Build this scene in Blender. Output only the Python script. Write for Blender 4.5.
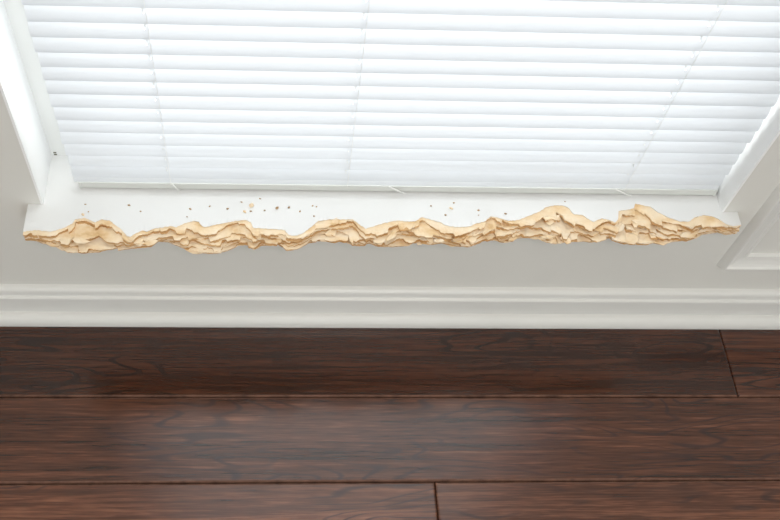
import bpy, bmesh, math, random
from mathutils import Matrix, Vector, noise

random.seed(7)
for o in list(bpy.data.objects):
    bpy.data.objects.remove(o, do_unlink=True)
S = bpy.context.scene
COL = S.collection

# ------------------------------------------------------------------ camera
cam_d = bpy.data.cameras.new('camera')
cam = bpy.data.objects.new('camera', cam_d)
COL.objects.link(cam)
cam_d.sensor_fit = 'HORIZONTAL'
cam_d.sensor_width = 36.0
cam_d.lens = 928.23 / 780 * 36.0
cam_d.shift_x = (390 - 325.26) / 780
cam_d.shift_y = (254.85 - 260) / 780
cam_d.clip_start = 0.02
R = Vector((0.998441, -0.022447, 0.051107))
U = Vector((-0.008397, 0.844761, 0.535078))
B = Vector((-0.055184, -0.534673, 0.843255))
cam.matrix_world = Matrix(((R.x, U.x, B.x, 0.0), (R.y, U.y, B.y, -0.68838), (R.z, U.z, B.z, 1.2486), (0, 0, 0, 1)))
S.camera = cam

# ------------------------------------------------------------------ world and light
SKY = 4.0
world = bpy.data.worlds.new('sky')
S.world = world
world.use_nodes = True
bg = world.node_tree.nodes['Background']
bg.inputs[0].default_value = (0.99, 0.985, 1.0, 1)      # even bright overcast
bg.inputs[1].default_value = SKY

def portal(name, loc, rot, sx, sy):
    l = bpy.data.lights.new(name, 'AREA')
    l.shape = 'RECTANGLE'
    l.size, l.size_y = sx, sy
    l.cycles.is_portal = True
    o = bpy.data.objects.new(name, l)
    COL.objects.link(o)
    o.location = loc
    o.rotation_euler = rot
    return o

vs = S.view_settings
vs.view_transform = 'Standard'
vs.look = 'None'
vs.exposure = -0.05
vs.gamma = 1.0
vs.use_curve_mapping = False

# ------------------------------------------------------------------ dimensions (metres)
XL, XR = -0.2909, 0.5864          # window opening, left and right faces
ZS = 0.27716                      # top of the sill
ZB = ZS - 0.026                   # underside of the sill
ZT = 1.72                         # head of the opening
YF = 0.078                        # front of the window frame
RX0, RX1, RY0, RZ1 = -1.9, 2.2, -3.2, 2.5
BX0, BX1, BZ1 = -0.8, 1.2, 2.15   # opening of the added glazed door in the back wall

portal('window_portal', ((XL + XR) / 2, 0.14, (ZS + ZT) / 2), (-math.pi / 2, 0, 0), XR - XL, ZT - ZS)
portal('added_door_portal', ((BX0 + BX1) / 2, RY0 - 0.14, BZ1 / 2), (math.pi / 2, 0, 0), BX1 - BX0, BZ1)

# ------------------------------------------------------------------ materials
def mat(name, base=(0.8, 0.8, 0.8), rough=0.5, spec=0.5):
    m = bpy.data.materials.new(name)
    m.use_nodes = True
    b = m.node_tree.nodes['Principled BSDF']
    b.inputs['Base Color'].default_value = (*base, 1)
    b.inputs['Roughness'].default_value = rough
    b.inputs['Specular IOR Level'].default_value = spec
    return m, m.node_tree, b

def N(nt, t, **kw):
    n = nt.nodes.new(t)
    for k, v in kw.items():
        setattr(n, k, v)
    return n

def ramp(nt, stops):
    r = N(nt, 'ShaderNodeValToRGB')
    e = r.color_ramp.elements
    while len(e) < len(stops):
        e.new(0.5)
    for el, (p, c) in zip(e, stops):
        el.position = p
        el.color = (*c, 1)
    return r

def noisy_paint(name, base, rough, var=0.03, scale=9, bump=0.04, bscale=350, spec=0.5):
    m, nt, b = mat(name, base, rough, spec)
    g = N(nt, 'ShaderNodeNewGeometry')
    n1 = N(nt, 'ShaderNodeTexNoise')
    n1.inputs['Scale'].default_value = scale
    n1.inputs['Detail'].default_value = 4
    nt.links.new(g.outputs['Position'], n1.inputs['Vector'])
    lo = tuple(c * (1 - var) for c in base)
    hi = tuple(min(1, c * (1 + var)) for c in base)
    r = ramp(nt, [(0.3, lo), (0.7, hi)])
    nt.links.new(n1.outputs['Fac'], r.inputs['Fac'])
    nt.links.new(r.outputs['Color'], b.inputs['Base Color'])
    n2 = N(nt, 'ShaderNodeTexNoise')
    n2.inputs['Scale'].default_value = bscale
    nt.links.new(g.outputs['Position'], n2.inputs['Vector'])
    bp = N(nt, 'ShaderNodeBump')
    bp.inputs['Strength'].default_value = bump
    bp.inputs['Distance'].default_value = 0.001
    nt.links.new(n2.outputs['Fac'], bp.inputs['Height'])
    nt.links.new(bp.outputs['Normal'], b.inputs['Normal'])
    return m

M_WALL = noisy_paint('wall_paint', (0.672, 0.664, 0.63), 0.6, 0.02, 5, 0.06, 260, 0.3)
M_ROOM = noisy_paint('room_paint', (0.86, 0.855, 0.84), 0.7, 0.02, 5, 0.05, 200, 0.3)
M_TRIM = noisy_paint('trim_paint', (0.71, 0.706, 0.682), 0.35, 0.015, 7, 0.03, 120, 0.45)
M_JAMB = noisy_paint('jamb_paint', (0.84, 0.845, 0.845), 0.45, 0.015, 7, 0.03, 160, 0.4)
M_SILL = noisy_paint('sill_paint', (0.75, 0.754, 0.75), 0.3, 0.02, 14, 0.05, 90, 0.5)
M_VINYL = noisy_paint('white_vinyl', (0.70, 0.71, 0.70), 0.35, 0.01, 10, 0.01, 100, 0.5)
M_PLASTIC = noisy_paint('blind_plastic', (0.60, 0.61, 0.585), 0.35, 0.01, 10, 0.01, 100, 0.5)
M_CORD = noisy_paint('cord_fibre', (0.78, 0.78, 0.76), 0.8, 0.05, 400, 0.2, 900, 0.2)
M_DARK = noisy_paint('dark_slot', (0.10, 0.09, 0.05), 0.7, 0.1, 60, 0.02, 100, 0.3)
M_CEIL = noisy_paint('ceiling_paint', (0.85, 0.85, 0.84), 0.8, 0.01, 5, 0.05, 200, 0.2)
M_METAL = noisy_paint('brushed_metal', (0.6, 0.6, 0.6), 0.35, 0.05, 40, 0.02, 300, 0.5)

# thin translucent slat vinyl
M_SLAT = bpy.data.materials.new('slat_vinyl')
M_SLAT.use_nodes = True
nt = M_SLAT.node_tree
b = nt.nodes['Principled BSDF']
b.inputs['Base Color'].default_value = (0.66, 0.68, 0.70, 1)
b.inputs['Roughness'].default_value = 0.4
tr = N(nt, 'ShaderNodeBsdfTranslucent')
tr.inputs['Color'].default_value = (0.86, 0.90, 0.97, 1)
mx = N(nt, 'ShaderNodeMixShader')
mx.inputs[0].default_value = 0.195
nt.links.new(b.outputs[0], mx.inputs[1])
nt.links.new(tr.outputs[0], mx.inputs[2])
nt.links.new(mx.outputs[0], nt.nodes['Material Output'].inputs['Surface'])

# window glass: mostly clear with a faint mirror
M_GLASS = bpy.data.materials.new('window_glass')
M_GLASS.use_nodes = True
nt = M_GLASS.node_tree
nt.nodes.remove(nt.nodes['Principled BSDF'])
tp = N(nt, 'ShaderNodeBsdfTransparent')
tp.inputs['Color'].default_value = (0.96, 0.98, 0.97, 1)
gl = N(nt, 'ShaderNodeBsdfGlossy')
gl.inputs['Roughness'].default_value = 0.02
lw = N(nt, 'ShaderNodeLayerWeight')
lw.inputs['Blend'].default_value = 0.5
pw = N(nt, 'ShaderNodeMath', operation='POWER')
pw.inputs[1].default_value = 5.0
nt.links.new(lw.outputs['Facing'], pw.inputs[0])
fr = N(nt, 'ShaderNodeMath', operation='MULTIPLY_ADD')
fr.inputs[1].default_value = 0.9
fr.inputs[2].default_value = 0.03
nt.links.new(pw.outputs[0], fr.inputs[0])
mx = N(nt, 'ShaderNodeMixShader')
nt.links.new(fr.outputs[0], mx.inputs[0])
nt.links.new(tp.outputs[0], mx.inputs[1])
nt.links.new(gl.outputs[0], mx.inputs[2])
nt.links.new(mx.outputs[0], nt.nodes['Material Output'].inputs['Surface'])

def core_material():
    m, nt, b = mat('broken_fibreboard', rough=0.85, spec=0.2)
    g = N(nt, 'ShaderNodeNewGeometry')
    oi = N(nt, 'ShaderNodeObjectInfo')
    mp = N(nt, 'ShaderNodeMapping')
    mp.inputs['Scale'].default_value = (35, 60, 160)
    nt.links.new(g.outputs['Position'], mp.inputs['Vector'])
    n1 = N(nt, 'ShaderNodeTexNoise')
    n1.inputs['Scale'].default_value = 1.0
    n1.inputs['Detail'].default_value = 6
    nt.links.new(mp.outputs[0], n1.inputs['Vector'])
    ad = N(nt, 'ShaderNodeMath', operation='MULTIPLY_ADD')
    nt.links.new(oi.outputs['Random'], ad.inputs[0])
    ad.inputs[1].default_value = 0.14
    nt.links.new(n1.outputs['Fac'], ad.inputs[2])
    r = ramp(nt, [(0.28, (0.60, 0.38, 0.18)), (0.42, (0.77, 0.56, 0.33)), (0.55, (0.84, 0.67, 0.46)), (0.75, (0.87, 0.74, 0.57))])
    nt.links.new(ad.outputs[0], r.inputs['Fac'])
    tn = N(nt, 'ShaderNodeMix', data_type='RGBA', blend_type='MULTIPLY')
    tn.inputs['Factor'].default_value = 1.0
    nt.links.new(r.outputs['Color'], tn.inputs['A']); nt.links.new(oi.outputs['Color'], tn.inputs['B'])
    nt.links.new(tn.outputs['Result'], b.inputs['Base Color'])
    mp2 = N(nt, 'ShaderNodeMapping')
    mp2.inputs['Scale'].default_value = (300, 500, 900)
    nt.links.new(g.outputs['Position'], mp2.inputs['Vector'])
    n2 = N(nt, 'ShaderNodeTexNoise')
    n2.inputs['Scale'].default_value = 1.0
    n2.inputs['Detail'].default_value = 5
    nt.links.new(mp2.outputs[0], n2.inputs['Vector'])
    bp = N(nt, 'ShaderNodeBump')
    bp.inputs['Strength'].default_value = 0.6
    bp.inputs['Distance'].default_value = 0.001
    nt.links.new(n2.outputs['Fac'], bp.inputs['Height'])
    nt.links.new(bp.outputs['Normal'], b.inputs['Normal'])
    return m
M_CORE = core_material()
M_CRUMB = noisy_paint('crumb_board', (0.40, 0.27, 0.15), 0.9, 0.35, 500, 0.3, 900, 0.2)

def floor_material():
    m, nt, b = mat('walnut_plank', rough=0.3, spec=0.5)
    L = nt.links.new
    g = N(nt, 'ShaderNodeNewGeometry')
    oi = N(nt, 'ShaderNodeObjectInfo')
    cb = N(nt, 'ShaderNodeCombineXYZ')
    mu = N(nt, 'ShaderNodeMath', operation='MULTIPLY')
    mu.inputs[1].default_value = 37.0
    L(oi.outputs['Random'], mu.inputs[0])
    L(mu.outputs[0], cb.inputs[0]); L(mu.outputs[0], cb.inputs[2])
    add = N(nt, 'ShaderNodeVectorMath', operation='ADD')
    L(g.outputs['Position'], add.inputs[0]); L(cb.outputs[0], add.inputs[1])
    def nz(scale, sc, detail=4, rough=0.55, dist=0.0):
        mp = N(nt, 'ShaderNodeMapping'); mp.inputs['Scale'].default_value = sc
        L(add.outputs[0], mp.inputs['Vector'])
        n = N(nt, 'ShaderNodeTexNoise')
        n.inputs['Scale'].default_value = scale; n.inputs['Detail'].default_value = detail
        n.inputs['Roughness'].default_value = rough; n.inputs['Distortion'].default_value = dist
        L(mp.outputs[0], n.inputs['Vector'])
        return n
    big = nz(1.0, (2.6, 13, 1), 2, 0.5, 0.3)          # broad figure that bends the rings
    mid = nz(1.0, (3.2, 110, 1), 7, 0.68, 0.5)            # streaks
    fine = nz(1.0, (22, 520, 1), 3, 0.6)              # pores
    # growth rings: iso-lines of the broad figure
    k = N(nt, 'ShaderNodeMath', operation='MULTIPLY'); k.inputs[1].default_value = 110.0
    L(big.outputs['Fac'], k.inputs[0])
    k2 = N(nt, 'ShaderNodeMath', operation='MULTIPLY_ADD'); k2.inputs[1].default_value = 1.6
    L(mid.outputs['Fac'], k2.inputs[0]); L(k.outputs[0], k2.inputs[2])
    sn = N(nt, 'ShaderNodeMath', operation='SINE'); L(k2.outputs[0], sn.inputs[0])
    rg = N(nt, 'ShaderNodeMapRange')
    rg.inputs['From Min'].default_value = 0.55; rg.inputs['From Max'].default_value = 1.0
    L(sn.outputs[0], rg.inputs['Value'])
    # rings only show in patches
    pt = nz(1.0, (3.2, 9, 1), 2)
    pr = N(nt, 'ShaderNodeMapRange')
    pr.inputs['From Min'].default_value = 0.44; pr.inputs['From Max'].default_value = 0.56
    L(pt.outputs['Fac'], pr.inputs['Value'])
    rm = N(nt, 'ShaderNodeMath', operation='MULTIPLY'); L(rg.outputs[0], rm.inputs[0]); L(pr.outputs[0], rm.inputs[1])
    rA = ramp(nt, [(0.33, (0.012, 0.0040, 0.0022)), (0.5, (0.055, 0.0195, 0.0100)), (0.66, (0.140, 0.056, 0.030))])
    m1 = N(nt, 'ShaderNodeMath', operation='MULTIPLY_ADD'); m1.inputs[1].default_value = 0.35
    L(fine.outputs['Fac'], m1.inputs[0])
    m2 = N(nt, 'ShaderNodeMath', operation='MULTIPLY'); m2.inputs[1].default_value = 0.65
    L(mid.outputs['Fac'], m2.inputs[0]); L(m2.outputs[0], m1.inputs[2])
    m3 = N(nt, 'ShaderNodeMath', operation='MULTIPLY_ADD'); m3.inputs[1].default_value = 0.10
    m3s = N(nt, 'ShaderNodeMath', operation='SUBTRACT'); m3s.inputs[1].default_value = 0.5
    L(oi.outputs['Random'], m3s.inputs[0]); L(m3s.outputs[0], m3.inputs[0]); L(m1.outputs[0], m3.inputs[2])
    L(m3.outputs[0], rA.inputs['Fac'])
    mix = N(nt, 'ShaderNodeMix', data_type='RGBA')
    mf = N(nt, 'ShaderNodeMath', operation='MULTIPLY'); mf.inputs[1].default_value = 0.8
    L(rm.outputs[0], mf.inputs[0]); L(mf.outputs[0], mix.inputs['Factor'])
    L(rA.outputs['Color'], mix.inputs['A'])
    mix.inputs['B'].default_value = (0.016, 0.008, 0.0075, 1)
    tn = N(nt, 'ShaderNodeMix', data_type='RGBA', blend_type='MULTIPLY')
    tn.inputs['Factor'].default_value = 1.0
    L(mix.outputs['Result'], tn.inputs['A']); L(oi.outputs['Color'], tn.inputs['B'])
    L(tn.outputs['Result'], b.inputs['Base Color'])
    b.inputs['Specular IOR Level'].default_value = 0.0
    b.inputs['Coat Weight'].default_value = 1.0
    b.inputs['Coat IOR'].default_value = 1.6
    b.inputs['Coat Roughness'].default_value = 0.19
    rr = N(nt, 'ShaderNodeMapRange')
    rr.inputs['To Min'].default_value = 0.20; rr.inputs['To Max'].default_value = 0.36
    L(mid.outputs['Fac'], rr.inputs['Value']); L(rr.outputs[0], b.inputs['Roughness'])
    bh = N(nt, 'ShaderNodeMath', operation='MULTIPLY_ADD'); bh.inputs[1].default_value = 0.5
    L(fine.outputs['Fac'], bh.inputs[0]); L(mid.outputs['Fac'], bh.inputs[2])
    bp = N(nt, 'ShaderNodeBump'); bp.inputs['Strength'].default_value = 0.12; bp.inputs['Distance'].default_value = 0.001
    L(bh.outputs[0], bp.inputs['Height']); L(bp.outputs['Normal'], b.inputs['Normal'])
    return m
M_FLOOR = floor_material()
M_EDGE = noisy_paint('plank_edge', (0.13, 0.066, 0.046), 0.65, 0.4, 60, 0.1, 400, 0.15)

# ------------------------------------------------------------------ helpers
def link_mesh(name, me, m=None, parent=None, loc=None):
    o = bpy.data.objects.new(name, me)
    COL.objects.link(o)
    if m is not None and not me.materials:
        me.materials.append(m)
    if parent is not None:
        o.parent = parent
    if loc is not None:
        o.location = loc
    return o

def obj(name, bm, m, parent=None, smooth=False, bevel=0.0, seg=2, loc=None):
    if bevel > 0:
        ed = [e for e in bm.edges if len(e.link_faces) == 2 and e.calc_face_angle(0) > 0.5]
        bmesh.ops.bevel(bm, geom=ed, offset=bevel, segments=seg, profile=0.5, affect='EDGES', clamp_overlap=True)
    bmesh.ops.recalc_face_normals(bm, faces=bm.faces)
    me = bpy.data.meshes.new(name)
    bm.to_mesh(me)
    bm.free()
    if smooth:
        for p in me.polygons:
            p.use_smooth = True
    return link_mesh(name, me, m, parent, loc)

def add_box(bm, x0, x1, y0, y1, z0, z1):
    v = [bm.verts.new((x, y, z)) for x in (x0, x1) for y in (y0, y1) for z in (z0, z1)]
    for f in ((0, 1, 3, 2), (4, 6, 7, 5), (0, 4, 5, 1), (2, 3, 7, 6), (0, 2, 6, 4), (1, 5, 7, 3)):
        bm.faces.new([v[i] for i in f])
    return bm

def box(name, x0, x1, y0, y1, z0, z1, m, parent=None, bevel=0.0, seg=2):
    return obj(name, add_box(bmesh.new(), x0, x1, y0, y1, z0, z1), m, parent, bevel=bevel, seg=seg)

def extrude_profile(prof, path):
    """prof: closed list of (a, b); path: list of functions (a, b) -> xyz, one per station"""
    bm = bmesh.new()
    rings = [[bm.verts.new(f(a, c)) for a, c in prof] for f in path]
    n = len(prof)
    for r0, r1 in zip(rings, rings[1:]):
        for i in range(n):
            bm.faces.new((r0[i], r0[(i + 1) % n], r1[(i + 1) % n], r1[i]))
    bm.faces.new(rings[0][::-1])
    bm.faces.new(rings[-1])
    return bm

def tube(pts, rad, sides=6):
    bm = bmesh.new()
    rings = []
    for i, p in enumerate(pts):
        p = Vector(p)
        d = (Vector(pts[min(i + 1, len(pts) - 1)]) - Vector(pts[max(i - 1, 0)])).normalized()
        a = d.cross(Vector((0.3, 1, 0.2))).normalized()
        c = d.cross(a)
        rings.append([bm.verts.new(p + (a * math.cos(t) + c * math.sin(t)) * rad)
                      for t in [2 * math.pi * k / sides for k in range(sides)]])
    for r0, r1 in zip(rings, rings[1:]):
        for k in range(sides):
            bm.faces.new((r0[k], r0[(k + 1) % sides], r1[(k + 1) % sides], r1[k]))
    bm.faces.new(rings[0][::-1])
    bm.faces.new(rings[-1])
    return bm

def empty(name, loc=(0, 0, 0)):
    o = bpy.data.objects.new(name, None)
    o.empty_display_size = 0.05
    COL.objects.link(o)
    o.location = loc
    return o

def tag(o, label, cat, group=None, kind=None):
    o['label'] = label
    o['category'] = cat
    if group:
        o['group'] = group
    if kind:
        o['kind'] = kind
    return o

# ------------------------------------------------------------------ floor: every plank its own board
FL = tag(empty('floor'), 'dark walnut plank floor with bevelled board edges', 'floor', kind='structure')
box('subfloor', RX0, RX1, RY0, 0.0, -0.06, -0.015, M_FLOOR, FL)
PW, SEAM1 = 0.127, -0.028 - 0.11321
TONE = {(0, False): 0.72, (0, True): 0.82, (1, False): 1.9, (2, False): 1.9, (2, True): 1.6}  # rows away from the wall lightened to put window sheen into their colour
JOINTS = {0: (-0.62, 0.69338), 1: (-0.95, 1.15), 2: (-0.98, 0.22605), 3: (-0.45, 1.02)}
row = 0
while True:
    y1 = SEAM1 + PW - row * PW
    y0 = y1 - PW
    if y0 < RY0:
        y0 = RY0
    if row in JOINTS:
        js = list(JOINTS[row])
    else:
        js, x = [], RX0 + random.uniform(0.3, 1.2)
        while x < RX1 - 0.3:
            js.append(x)
            x += random.uniform(0.9, 1.4)
    xs = [RX0] + js + [RX1]
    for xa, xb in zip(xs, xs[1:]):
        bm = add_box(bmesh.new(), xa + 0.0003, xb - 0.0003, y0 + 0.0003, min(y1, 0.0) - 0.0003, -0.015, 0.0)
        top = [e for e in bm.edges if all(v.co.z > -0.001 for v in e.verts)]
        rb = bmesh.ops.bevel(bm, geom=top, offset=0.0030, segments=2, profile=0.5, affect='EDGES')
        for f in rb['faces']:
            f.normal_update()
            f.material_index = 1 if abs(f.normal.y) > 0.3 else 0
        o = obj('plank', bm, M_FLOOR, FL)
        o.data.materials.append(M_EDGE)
        tone = TONE.get((row, xa > 0.1), random.uniform(0.7, 1.5))   # set rows carry the painted sheen; other boards vary at random
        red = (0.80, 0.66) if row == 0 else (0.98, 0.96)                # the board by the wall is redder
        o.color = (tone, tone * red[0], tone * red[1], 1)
    if y0 <= RY0 + 1e-6:
        break
    row += 1

# ------------------------------------------------------------------ walls and ceiling
TH = 0.13
def wall_with_hole(name, x0, x1, y0, y1, z0, z1, hx0, hx1, hz0, hz1, m):
    bm = bmesh.new()
    add_box(bm, x0, hx0, y0, y1, z0, z1)
    add_box(bm, hx1, x1, y0, y1, z0, z1)
    if hz0 > z0:
        add_box(bm, hx0, hx1, y0, y1, z0, hz0)
    add_box(bm, hx0, hx1, y0, y1, hz1, z1)
    bmesh.ops.remove_doubles(bm, verts=bm.verts, dist=1e-5)
    return obj(name, bm, m)

w = wall_with_hole('wall_front', RX0, RX1, 0.0, TH, -0.015, RZ1, XL - 0.003, XR + 0.003, ZB, ZT + 0.003, M_WALL)
tag(w, 'pale warm grey painted wall below and beside the window', 'wall', kind='structure')
w = wall_with_hole('wall_back', RX0, RX1, RY0 - TH, RY0, -0.015, RZ1, BX0, BX1, 0.0, BZ1, M_ROOM)
tag(w, 'painted back wall of the room behind the viewer', 'wall', kind='structure')
tag(box('wall_left', RX0 - TH, RX0, RY0 - TH, TH, -0.015, RZ1, M_ROOM), 'painted side wall far left of the window', 'wall', kind='structure')
tag(box('wall_right', RX1, RX1 + TH, RY0 - TH, TH, -0.015, RZ1, M_ROOM), 'painted side wall far right of the window', 'wall', kind='structure')
tag(box('ceiling', RX0 - TH, RX1 + TH, RY0 - TH, TH, RZ1, RZ1 + 0.1, M_CEIL), 'flat white ceiling over the room', 'ceiling', kind='structure')

# ------------------------------------------------------------------ baseboard with shoe moulding
BB = tag(empty('baseboard_front'), 'white moulded baseboard with rounded shoe along the floor', 'baseboard', kind='structure')
H = 0.0775
prof = [(0.0, 0.0), (0.0140, 0.0), (0.0140, 0.0570), (0.0138, 0.0585), (0.0132, 0.0597), (0.0120, 0.0604), (0.0106, 0.0607),
        (0.0098, 0.0612), (0.0095, 0.0622), (0.0094, 0.0660), (0.0092, 0.0690), (0.0088, 0.0712), (0.0080, 0.0732),
        (0.0066, 0.0750), (0.0048, 0.0763), (0.0026, 0.0771), (0.0, H)]
fn = lambda x: (lambda a, c: (x, -a, c))
obj('baseboard_board', extrude_profile(prof, [fn(RX0), fn(RX1)]), M_TRIM, BB)
prof = [(0.014, 0.0), (0.028, 0.0), (0.028, 0.003)]
prof += [(0.0145 + 0.0135 * math.cos(t), 0.003 + 0.0180 * math.sin(t)) for t in [math.pi / 2 * k / 8 for k in range(1, 8)]]
prof += [(0.0142, 0.0210), (0.014, 0.0210)]
obj('shoe_moulding', extrude_profile(prof, [fn(RX0), fn(RX1)]), M_TRIM, BB)

# ------------------------------------------------------------------ panel moulding on the wall right of the window
TR = tag(empty('trim_1'), 'white picture-frame panel moulding on the wall right of the window', 'moulding', kind='structure')
mp = [(0.0, 0.0), (0.0008, 0.0030), (0.0025, 0.0070), (0.0045, 0.0108), (0.0060, 0.0124), (0.0075, 0.0124), (0.0085, 0.0112),
      (0.0100, 0.0094), (0.0140, 0.0074), (0.0200, 0.0056), (0.0265, 0.0045), (0.0272, 0.0054), (0.0288, 0.0059), (0.0305, 0.0054),
      (0.0315, 0.0030), (0.0320, 0.0)]
PX0, PX1, PZ0, PZ1 = 0.6350, 1.55, 0.1455, 0.86
stile = lambda z, s: (lambda a, c: (PX0 + a, -c, z + s * a))
obj('moulding_stile', extrude_profile(mp, [stile(PZ0, 1), stile(PZ1, -1)]), M_TRIM, TR)
stile = lambda z, s: (lambda a, c: (PX1 - a, -c, z + s * a))
obj('moulding_stile', extrude_profile(mp, [stile(PZ0, 1), stile(PZ1, -1)]), M_TRIM, TR)
rail = lambda x, s: (lambda a, c: (x + s * a, -c, PZ0 + a))
obj('moulding_rail', extrude_profile(mp, [rail(PX0, 1), rail(PX1, -1)]), M_TRIM, TR)
rail = lambda x, s: (lambda a, c: (x + s * a, -c, PZ1 - a))
obj('moulding_rail', extrude_profile(mp, [rail(PX0, 1), rail(PX1, -1)]), M_TRIM, TR)

# ------------------------------------------------------------------ window: jamb liners, frame, glass
WN = tag(empty('window_1', ((XL + XR) / 2, YF, ZS)), 'white framed window behind the lowered blind', 'window', kind='structure')
def wbox(name, x0, x1, y0, y1, z0, z1, m, bevel=0.0, seg=2, parent=None):
    o = box(name, x0, x1, y0, y1, z0, z1, m, bevel=bevel, seg=seg)
    p = parent or WN
    o.parent = p
    o.matrix_parent_inverse = Matrix.Translation(-WN.location) if p is WN else Matrix.Identity(4)
    return o
wbox('jamb', XL - 0.003, XL, -0.0006, YF, ZS, ZT, M_JAMB)
wbox('jamb', XR, XR + 0.003, -0.0006, YF, ZS, ZT, M_JAMB)
wbox('head_liner', XL, XR, -0.0006, YF, ZT, ZT + 0.003, M_JAMB)
FW = 0.034
y0, y1 = YF, YF + 0.045
fs_ = wbox('frame_stile', XL, XL + FW, y0, y1, ZS, ZT, M_VINYL, 0.003)
wbox('frame_stile', XR - FW, XR, y0, y1, ZS, ZT, M_VINYL, 0.003)
fr_ = wbox('frame_rail', XL + FW, XR - FW, y0, y1, ZS, ZS + FW, M_VINYL, 0.003)
wbox('frame_rail', XL + FW, XR - FW, y0, y1, ZT - FW, ZT, M_VINYL, 0.003)
zm = (ZS + ZT) / 2
wbox('meeting_rail', XL + FW, XR - FW, y0 + 0.008, y1 - 0.004, zm - 0.02, zm + 0.02, M_VINYL, 0.003)
wbox('glass_pane', XL + FW, XR - FW, y0 + 0.020, y0 + 0.024, ZS + FW, zm - 0.02, M_GLASS)
wbox('glass_pane', XL + FW, XR - FW, y0 + 0.020, y0 + 0.024, zm + 0.02, ZT - FW, M_GLASS)
for dz in (0.0012, 0.0052):
    wbox('weep_slot', XL + 0.0032, XL + 0.0070, YF - 0.0006, YF + 0.001, ZS + dz, ZS + dz + 0.0016, M_DARK, parent=fs_)

# ------------------------------------------------------------------ the broken sill
def pts(s):
    return [tuple(float(v) / 1000 for v in t.split(',')) for t in s.split()]
TOPLINE = pts("-310,-42 -295.3,-39.6 -274.8,-41.5 -263.7,-36.9 -251.8,-29.7 -248.4,-22.7 -237.3,-20.3 -227.7,-24.9 -223.7,-27.1 -216.2,-22.3 -204.4,-24.6 -200.3,-29.1 -197.3,-31.5 -189.3,-38.3 -182.3,-47.2 -178.5,-48.6 -173.2,-43.8 -164.2,-38 -158.2,-40.2 -149.2,-35.6 -130.4,-31.6 -122.8,-33 -111.5,-26.8 -102.1,-23.6 -94.6,-24.3 -91.1,-31.1 -86.2,-33.1 -73.1,-28.7 -63.2,-26.2 -49,-22.6 -35.7,-21.2 -29.5,-24.7 -26.6,-32.9 -10.3,-33.9 3.6,-34.8 13.1,-35.9 18,-42.8 26.7,-44.8 36.3,-40.2 48.1,-29.4 56.1,-21.3 70.8,-19.1 100.2,-18.3 106,-24.1 115.4,-32.4 127.3,-28.4 139.6,-23.6 157.4,-19.2 173.1,-20.9 180.9,-19.7 188.5,-13.7 199.2,-17 212.7,-21.6 219,-26.4 230.9,-28.7 246.8,-28.5 257.3,-23.4 269.6,-19.7 278.7,-11 288.4,-13.5 301.5,-18.2 314.1,-16.8 328.8,-9.9 344.2,-3 351.8,3.4 366.2,7.6 376.2,7.1 383.6,3.5 387.3,-6.1 400.2,-7.8 405.4,-13.3 412.5,-18.4 423.7,-13 433.2,-14.8 440.9,-18.8 445.3,-13.9 448.7,-0.5 461.1,0.9 470,4.7 473.6,11.7 481.3,9.2 493.2,6.6 499.8,-1 512.2,-9.5 527,-16.5 539,-16.3 549.3,-9.1 562.5,-5.7 574.2,-8.1 582.9,-14.6 589.6,-20.6 597.2,-22.7 608.1,-20.3")
LOWLINE = pts("-317.7,-37.6 -298.9,-38.6 -284.8,-44.1 -269.1,-47.6 -258.6,-55.4 -239.5,-56.2 -220.4,-55 -209.3,-51.4 -195.1,-52.5 -177.9,-48.9 -155,-46.4 -146.1,-37.9 -134.1,-39 -120.5,-44.5 -106.2,-51.6 -96.4,-54.8 -71.2,-55 -58.7,-51.1 -45.2,-43.7 -23.7,-48.3 -16,-42.5 5.7,-43.1 15.3,-50.3 29.3,-47.8 44.8,-38.1 60.9,-34.6 76.9,-37.8 83.5,-35.4 99.3,-42.1 115.4,-43.5 121.5,-37.3 131,-41.8 150.9,-43.1 171.1,-41.4 183.2,-36.6 199.3,-38.9 215.5,-36.3 234.2,-40.7 250.1,-42.1 262.8,-37 281.6,-30.9 295.3,-34.3 309.3,-32.9 312.6,-28.2 328.7,-26.8 345,-28.6 352.3,-33.7 364.4,-35.9 387.1,-33.3 403.5,-31.9 413.5,-34.1 422.2,-31.7 434.9,-27.9 444.4,-32.7 460.1,-36.1 484.8,-36.5 495.4,-33.2 507.4,-36.9 518.6,-31.9 534,-29.4 539.9,-30.4 553.5,-25.5 565.5,-19.2 582.9,-16.4 596.4,-12.8 607.4,-17.4 618.7,-16")
def lerp_line(line, x):
    if x <= line[0][0]:
        return line[0][1]
    for (xa, ya), (xb, yb) in zip(line, line[1:]):
        if x <= xb:
            t = 0 if xb == xa else (x - xa) / (xb - xa)
            return ya + (yb - ya) * t
    return line[-1][1]

def facets(lo, hi, amp, rnd):
    """random angular profile: knots at uneven spacing, straight between them"""
    ks, x = [], -0.35
    while x < 0.68:
        ks.append((x, rnd.uniform(-amp, amp)))
        x += rnd.uniform(lo, hi)
    return ks

def chips(lo, hi, amp, rnd):
    """like facets, but with abrupt steps where a piece has snapped off"""
    ks, x, v = [], -0.35, 0.0
    while x < 0.68:
        w = rnd.uniform(lo, hi)
        ks.append((x, rnd.uniform(-amp, amp)))
        ks.append((x + w, ks[-1][1] + rnd.uniform(-0.5, 0.5) * amp))
        x += w + rnd.uniform(0.0003, 0.0025)
    return ks

SX0, SX1 = -0.3100, 0.6080
ZPAINT = 0.0012
NL = 11
NC = 1100
XS = sorted([SX0 + (SX1 - SX0) * i / NC for i in range(NC + 1)] + [XL - 0.00002, XL, XR, XR + 0.00002])
NC = len(XS) - 1
yb_of = lambda x: 0.040 if XL - 1e-6 < x < XR + 1e-6 else -0.0004
jit = lambda x, s, k: noise.noise(Vector((x * s, k * 7.3, 1.7)))
YT = [lerp_line(TOPLINE, x) + 0.0009 * jit(x, 420, 0) + 0.0006 * jit(x, 1100, 3) for x in XS]

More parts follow.
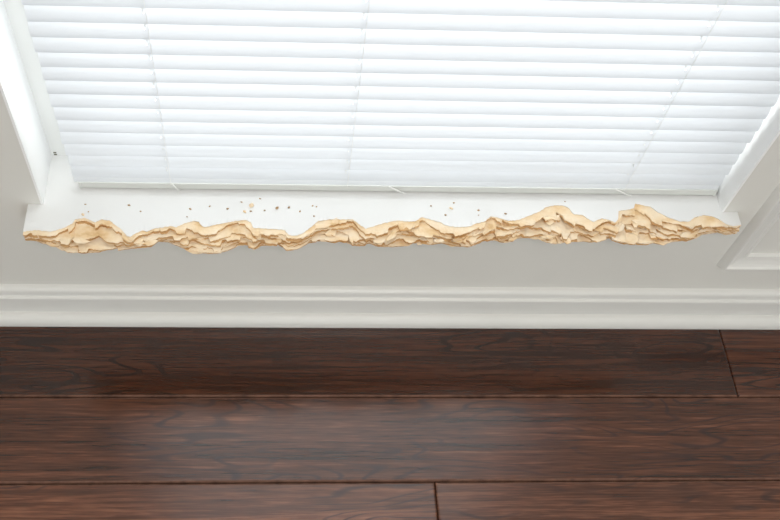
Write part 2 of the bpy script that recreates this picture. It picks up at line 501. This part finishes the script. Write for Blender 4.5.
SILL = tag(empty('window_sill', (0.15, 0.0, ZB)), 'white painted window sill with its front edge broken away to tan board', 'window sill')
def sill_part(name, bm, m, smooth=False):
    o = obj(name, bm, m, SILL, smooth)
    o.matrix_parent_inverse = Matrix.Translation(-SILL.location)
    return o

# painted skin: follows the ragged break line
bm = bmesh.new()
cols = []
for x, yt in zip(XS, YT):
    cv = []
    yb = yb_of(x)
    for i, f in enumerate((0.0, 0.12, 0.5, 1.0)):
        y = yt + (yb - yt) * f
        lift = 0.0004 * jit(x, 260, 9) if i == 0 else 0.0
        cv.append((y, ZS + lift))
    cv = [(cv[0][0] + 0.0006, ZS - ZPAINT)] + cv
    cols.append([bm.verts.new((x, y, z)) for y, z in cv] + [bm.verts.new((x, yb, ZS - ZPAINT))])
for a, c in zip(cols, cols[1:]):
    n = len(a)
    for i in range(n):
        bm.faces.new((a[i], a[(i + 1) % n], c[(i + 1) % n], c[i]))
bm.faces.new(cols[0]); bm.faces.new(cols[-1][::-1])
sill_part('painted_surface', bm, M_SILL)
# sound rear half of the board, tucked into the opening
bm = add_box(bmesh.new(), XL, XR, 0.040, YF + 0.02, ZB, ZS)
sill_part('rear_board', bm, M_SILL)

# torn layers of the core, each with its own ragged outline
ZK = []          # layer boundaries
for k in range(NL + 1):
    rnd = random.Random(100 + k)
    ks = facets(0.005, 0.028, 0.0022 if 0 < k < NL else 0.0006, rnd)
    base = ZS - ZPAINT - (ZS - ZPAINT - ZB) * ((k // 2) * 1.0 + (0.70 if k % 2 else 0.0)) / ((NL - 1) / 2 + 0.70)
    if k == 0:
        ZK.append([base] * len(XS))
    else:
        ZK.append([max(ZB, min(base + lerp_line(ks, x), ZK[-1][i] - 0.0007)) for i, x in enumerate(XS)])
YK = []
for k in range(NL):
    rnd = random.Random(300 + k)
    t = (0.26, 0.34, 0.44, 0.53, 0.62, 0.70, 0.78, 0.86, 0.94, 0.98, 1.0)[k]
    k1 = facets(0.010, 0.040, 0.22, rnd)
    k2 = chips(0.003, 0.016, 0.13, rnd)
    col = []
    for i, x in enumerate(XS):
        zc = 0.5 * (ZK[k][i] + ZK[k + 1][i])
        ysil = lerp_line(LOWLINE, x) - 0.65 * (zc - ZB)
        g = t + lerp_line(k1, x) + lerp_line(k2, x)
        g = max(0.04, min(1.0, g))
        y = YT[i] + (min(ysil, YT[i] + 0.002) - YT[i]) * g
        col.append(y + 0.0008 * jit(x, 420, 20 + k) + 0.0004 * jit(x, 1500, 40 + k))
    if k % 2:       # a thin amber layer peeps out as painted shade under the cream one
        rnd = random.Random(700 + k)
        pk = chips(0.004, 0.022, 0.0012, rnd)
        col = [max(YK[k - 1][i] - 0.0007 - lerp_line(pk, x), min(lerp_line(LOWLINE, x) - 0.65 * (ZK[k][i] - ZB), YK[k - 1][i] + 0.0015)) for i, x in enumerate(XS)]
    YK.append(col)
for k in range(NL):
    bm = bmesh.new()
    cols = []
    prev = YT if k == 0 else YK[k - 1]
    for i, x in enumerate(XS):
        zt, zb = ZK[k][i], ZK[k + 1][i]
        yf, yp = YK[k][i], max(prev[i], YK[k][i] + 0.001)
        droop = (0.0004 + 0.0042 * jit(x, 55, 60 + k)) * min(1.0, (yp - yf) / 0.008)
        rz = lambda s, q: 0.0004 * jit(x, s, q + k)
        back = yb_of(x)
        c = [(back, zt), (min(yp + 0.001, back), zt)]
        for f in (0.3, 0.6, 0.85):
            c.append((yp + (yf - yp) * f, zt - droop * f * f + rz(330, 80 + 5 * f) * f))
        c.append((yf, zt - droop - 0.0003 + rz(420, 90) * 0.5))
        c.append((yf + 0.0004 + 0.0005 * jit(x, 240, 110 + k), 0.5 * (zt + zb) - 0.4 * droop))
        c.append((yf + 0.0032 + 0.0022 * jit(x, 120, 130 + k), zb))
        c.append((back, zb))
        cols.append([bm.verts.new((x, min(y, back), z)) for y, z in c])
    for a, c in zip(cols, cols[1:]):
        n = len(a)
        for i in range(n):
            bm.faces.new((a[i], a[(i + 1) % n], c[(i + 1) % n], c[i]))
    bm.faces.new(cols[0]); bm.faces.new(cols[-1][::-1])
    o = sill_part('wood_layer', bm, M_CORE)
    o.color = (0.72, 0.55, 0.37, 1) if k % 2 else (1.0, 1.0, 1.0, 1)      # amber tint paints the shaded torn edge under each cream layer

# loose flakes still hanging on the torn face
rnd = random.Random(11)
for j in range(70):
    i = rnd.randrange(12, NC - 12)
    x = XS[i]
    k = rnd.randrange(0, NL)
    y = YK[k][i] + rnd.uniform(-0.0008, 0.0035)
    z = ZK[k][i] - 0.0004
    ln, dp, th = rnd.uniform(0.005, 0.015), rnd.uniform(0.0025, 0.0055), rnd.uniform(0.0008, 0.0018)
    n = rnd.randint(5, 8)
    bm = bmesh.new()
    ring = []
    for q in range(n):
        a = 2 * math.pi * (q + rnd.uniform(-0.3, 0.3)) / n
        rr = rnd.uniform(0.65, 1.1)
        ring.append((ln * rr * math.cos(a), dp * rr * math.sin(a)))
    up = [bm.verts.new((p[0] * 0.93, p[1] * 0.93, th / 2 + rnd.uniform(-0.3, 0.3) * th)) for p in ring]
    dn = [bm.verts.new((p[0], p[1], -th / 2)) for p in ring]
    ct = bm.verts.new((0, 0, th * 0.7))
    for q in range(n):
        bm.faces.new((up[q], up[(q + 1) % n], ct))
        bm.faces.new((up[(q + 1) % n], up[q], dn[q], dn[(q + 1) % n]))
    bm.faces.new(dn[::-1])
    slope = (YK[k][min(i + 8, NC)] - YK[k][max(i - 8, 0)]) / (XS[min(i + 8, NC)] - XS[max(i - 8, 0)])
    rot = Matrix.Rotation(max(-0.7, min(0.7, math.atan(slope))), 4, 'Z') @ Matrix.Rotation(rnd.uniform(0.05, 0.65), 4, 'X') @ Matrix.Rotation(rnd.uniform(-0.2, 0.2), 4, 'Y')
    bmesh.ops.transform(bm, matrix=Matrix.Translation((x, y + 0.001, z)) @ rot, verts=bm.verts)
    sill_part('wood_flake', bm, M_CORE)

# ------------------------------------------------------------------ the blind
XB0, XB1 = -0.2535, 0.5815
YL = 0.0256                      # lower lips of the slats
PITCH = 0.02183
ZL0 = 0.58426 - 13 * PITCH       # lowest free slat
CX = (-0.1350, 0.0900, 0.4535)   # ladder cords
BL = tag(empty('window_blind', ((XB0 + XB1) / 2, YL, ZS)), 'white horizontal slat blind lowered and closed over the window', 'blind')
def bl_part(name, bm, m, smooth=False, parent=None, bevel=0.0):
    o = obj(name, bm, m, smooth=smooth, bevel=bevel)
    o.parent = parent or BL
    if parent is None:
        o.matrix_parent_inverse = Matrix.Translation(-BL.location)
    return o
def slat_mesh():
    bm = bmesh.new()
    w_, tilt, sag, ns = 0.0252, math.radians(17), 0.0030, 10
    xs = [XB0]
    for c in CX:
        xs += [c - 0.0008, c + 0.0008]
    xs += [XB1]
    ct, st = math.cos(tilt), math.sin(tilt)
    prof = []
    for q in range(ns + 1):
        t = q / ns
        u = t * w_                                  # along the slat from its lower lip
        h = sag * 4 * t * (1 - t)                   # crown, towards the room
        prof.append((u * st - h * ct, u * ct + h * st))
    g = [[bm.verts.new((x, y, z)) for y, z in prof] for x in xs]
    for i in range(len(xs) - 1):
        for q in range(ns):
            if i % 2 == 1 and q == 5:
                continue                            # route hole
            bm.faces.new((g[i][q], g[i + 1][q], g[i + 1][q + 1], g[i][q + 1]))
    bmesh.ops.recalc_face_normals(bm, faces=bm.faces)
    me = bpy.data.meshes.new('slat')
    bm.to_mesh(me); bm.free()
    for p in me.polygons:
        p.use_smooth = True
    me.materials.append(M_SLAT)
    return me
SL = slat_mesh()
nsl = int((ZT - 0.045 - ZL0) / PITCH)
rnd = random.Random(5)
for n in range(-1, nsl):
    z = ZL0 + n * PITCH if n >= 0 else ZL0 - 0.0085
    o = link_mesh('slat', SL, parent=BL)
    o.location = (rnd.uniform(-0.0008, 0.0008), YL + rnd.uniform(-0.0003, 0.0003), z + rnd.uniform(-0.0003, 0.0003))
    o.rotation_euler = (math.radians(rnd.uniform(-1.2, 1.2)), 0, 0)
    if n < 0:
        o.rotation_euler = (math.radians(-22), 0, 0)
        o.location.y = YL - 0.001
    o.matrix_parent_inverse = Matrix.Translation(-BL.location)
RB = 0.2792
bm = add_box(bmesh.new(), XB0 + 0.007, XB1 - 0.001, YL - 0.0005, YL + 0.0225, RB, RB + 0.0105)
rail_o = bl_part('bottom_rail', bm, M_PLASTIC, bevel=0.0022)
for xa, xb in ((XB0 + 0.005, XB0 + 0.0072), (XB1 - 0.0012, XB1 + 0.001)):
    bm = add_box(bmesh.new(), xa, xb, YL - 0.0012, YL + 0.0232, RB - 0.0006, RB + 0.0112)
    o = bl_part('end_cap', bm, M_PLASTIC, parent=rail_o, bevel=0.0008)
bm = add_box(bmesh.new(), XB0, XB1, YL - 0.004, YL + 0.024, ZT - 0.03, ZT - 0.001)
bl_part('head_rail', bm, M_PLASTIC, bevel=0.001)
for c in CX:
    # lift cord threaded through the route holes, front ladder string over the lips
    pl = []
    z = RB + 0.01
    while z < ZT - 0.03:
        pl.append((c, YL + 0.0032, z)); z += PITCH
    bl_part('lift_cord', tube(pl, 0.0008, 6), M_CORD)
    pl = [(c + 0.0035, YL - 0.0022 - 0.0006 * math.sin(q * 2.1), RB + 0.010 + (ZT - 0.04 - RB) * q / 70) for q in range(71)]
    bl_part('ladder_string', tube(pl, 0.00025, 5), M_CORD)
for c, s in ((-0.128, 0.4), (0.153, 1.0), (0.4515, 1.0)):
    # knotted cord tail hanging over the front of the bottom rail
    pl = [(c - 0.006 * s, YL - 0.0012, RB + 0.0112), (c - 0.001 * s, YL - 0.0030, RB + 0.0098), (c + 0.005 * s, YL - 0.0040, RB + 0.0070),
          (c + 0.010 * s, YL - 0.0050, RB + 0.0045), (c + 0.016 * s, YL - 0.0058, RB + 0.0032)]
    bl_part('cord_tail', tube(pl, 0.0009, 6), M_CORD, parent=rail_o)

# ------------------------------------------------------------------ crumbs lying on the sill
CR = [t.split(',') for t in "-238.6,-0.2,2 -233.5,-11.5,2 -239.8,-16.2,4 -184,-0.7,2.5 -168.8,-9.9,2 -106.5,-5.5,2.5 -82.2,-1,2.5 -59.3,-4.6,2.5 -110,-17.6,2 -29.2,-0.2,7 -37.7,-9.4,4 -29.9,-8,2.5 -12.4,-6.7,2.5 3.4,-2.9,4.5 18.7,-1.5,3 32.7,-7.2,2.5 49,1.6,2 54.1,0.1,2 50.5,-14.6,2.5 -42,6.2,2 -18.5,12,2 202.2,3.7,2.5 219.7,-10.5,2.5 232.5,8.9,2.5 228,0.1,4 263.6,-2.5,2.5 262.8,-10.3,2 298.2,-7.6,2.5 379.8,12.9,2".split()]
CR.sort(key=lambda t: float(t[0]))
ORD = ('first second third fourth fifth sixth seventh eighth ninth tenth eleventh twelfth thirteenth fourteenth fifteenth sixteenth '
       'seventeenth eighteenth nineteenth twentieth').split()
ORD += ['ninth', 'eighth', 'seventh', 'sixth', 'fifth', 'fourth', 'third', 'second', 'first'][-(len(CR) - 20):]
rnd = random.Random(21)
for j, (x, y, s) in enumerate(CR):
    big = float(s) >= 4 and float(s) != 4.5
    side = 'left' if j < 20 else 'right'
    what = 'largest tan board crumb' if float(s) > 6 else 'tan board crumb' if big else 'tiny brown crumb'
    x, y, s = float(x) / 1000, float(y) / 1000, float(s) * 0.00062
    bm = bmesh.new()
    bmesh.ops.create_icosphere(bm, subdivisions=1, radius=1.0)
    ex = rnd.uniform(1.0, 1.5)
    for v in bm.verts:
        f = rnd.uniform(0.7, 1.15)
        v.co = Vector((v.co.x * s * ex * f, v.co.y * s * f * 0.8, v.co.z * s * 0.55 * f))
    bmesh.ops.rotate(bm, verts=bm.verts, cent=(0, 0, 0), matrix=Matrix.Rotation(rnd.uniform(-0.8, 0.8), 3, 'Z'))
    zmin = min(v.co.z for v in bm.verts)
    bmesh.ops.translate(bm, verts=bm.verts, vec=(0, 0, -zmin))
    o = obj('board_crumb', bm, M_CORE if big else M_CRUMB, loc=(x, y, ZS - 0.0001))
    tag(o, '%s on the white sill, %s crumb counted from the %s' % (what, ORD[j], side), 'crumb', 'crumbs on the sill')

# ------------------------------------------------------------------ unseen glazed door, added in the back wall for daylight fill
DR = tag(empty('added_door', ((BX0 + BX1) / 2, RY0 - 0.06, 0)), 'wide unseen glazed door added in the back wall to let in daylight', 'door', kind='structure')
def dbox(name, *a, m=M_VINYL, bevel=0.003):
    o = box(name, *a, m, bevel=bevel)
    o.parent = DR
    o.matrix_parent_inverse = Matrix.Translation(-DR.location)
    return o
ya, yb = RY0 - 0.09, RY0 - 0.03
xm = (BX0 + BX1) / 2
for xa, xb in ((BX0, BX0 + 0.06), (xm - 0.04, xm + 0.04), (BX1 - 0.06, BX1)):
    dbox('added_door_stile', xa, xb, ya, yb, 0, BZ1)
for xa, xb in ((BX0 + 0.06, xm - 0.04), (xm + 0.04, BX1 - 0.06)):
    dbox('added_door_rail', xa, xb, ya, yb, 0, 0.08)
    dbox('added_door_rail', xa, xb, ya, yb, BZ1 - 0.07, BZ1)
    dbox('glass_pane', xa, xb, RY0 - 0.062, RY0 - 0.056, 0.08, BZ1 - 0.07, m=M_GLASS, bevel=0)
dbox('added_door_handle', xm - 0.012, xm + 0.012, yb, yb + 0.03, 0.95, 1.15, m=M_METAL)

# ------------------------------------------------------------------ ceiling light, added out of view as fill
CL = tag(empty('fill_ceiling_light', (0.2, -1.5, RZ1)), 'unseen round flush ceiling light added over the room as fill', 'light')
M_FILL_LAMP = bpy.data.materials.new('fill_lamp_diffuser')
M_FILL_LAMP.use_nodes = True
bb = M_FILL_LAMP.node_tree.nodes['Principled BSDF']
bb.inputs['Base Color'].default_value = (0.9, 0.9, 0.88, 1)
bb.inputs['Emission Color'].default_value = (1.0, 0.955, 0.89, 1)
FILL_LAMP = 21.0
bb.inputs['Emission Strength'].default_value = FILL_LAMP
def disc(r0, r1, z0, z1, n=40):
    bm = bmesh.new()
    a = [bm.verts.new((r0 * math.cos(2 * math.pi * k / n), r0 * math.sin(2 * math.pi * k / n), z0)) for k in range(n)]
    c = [bm.verts.new((r1 * math.cos(2 * math.pi * k / n), r1 * math.sin(2 * math.pi * k / n), z1)) for k in range(n)]
    for k in range(n):
        bm.faces.new((a[k], a[(k + 1) % n], c[(k + 1) % n], c[k]))
    bm.faces.new(a[::-1]); bm.faces.new(c)
    return bm
obj('fill_lamp_base', disc(0.38, 0.38, -0.025, 0.0), M_METAL, CL)
obj('diffuser', disc(0.30, 0.36, -0.07, -0.025), M_FILL_LAMP, CL)
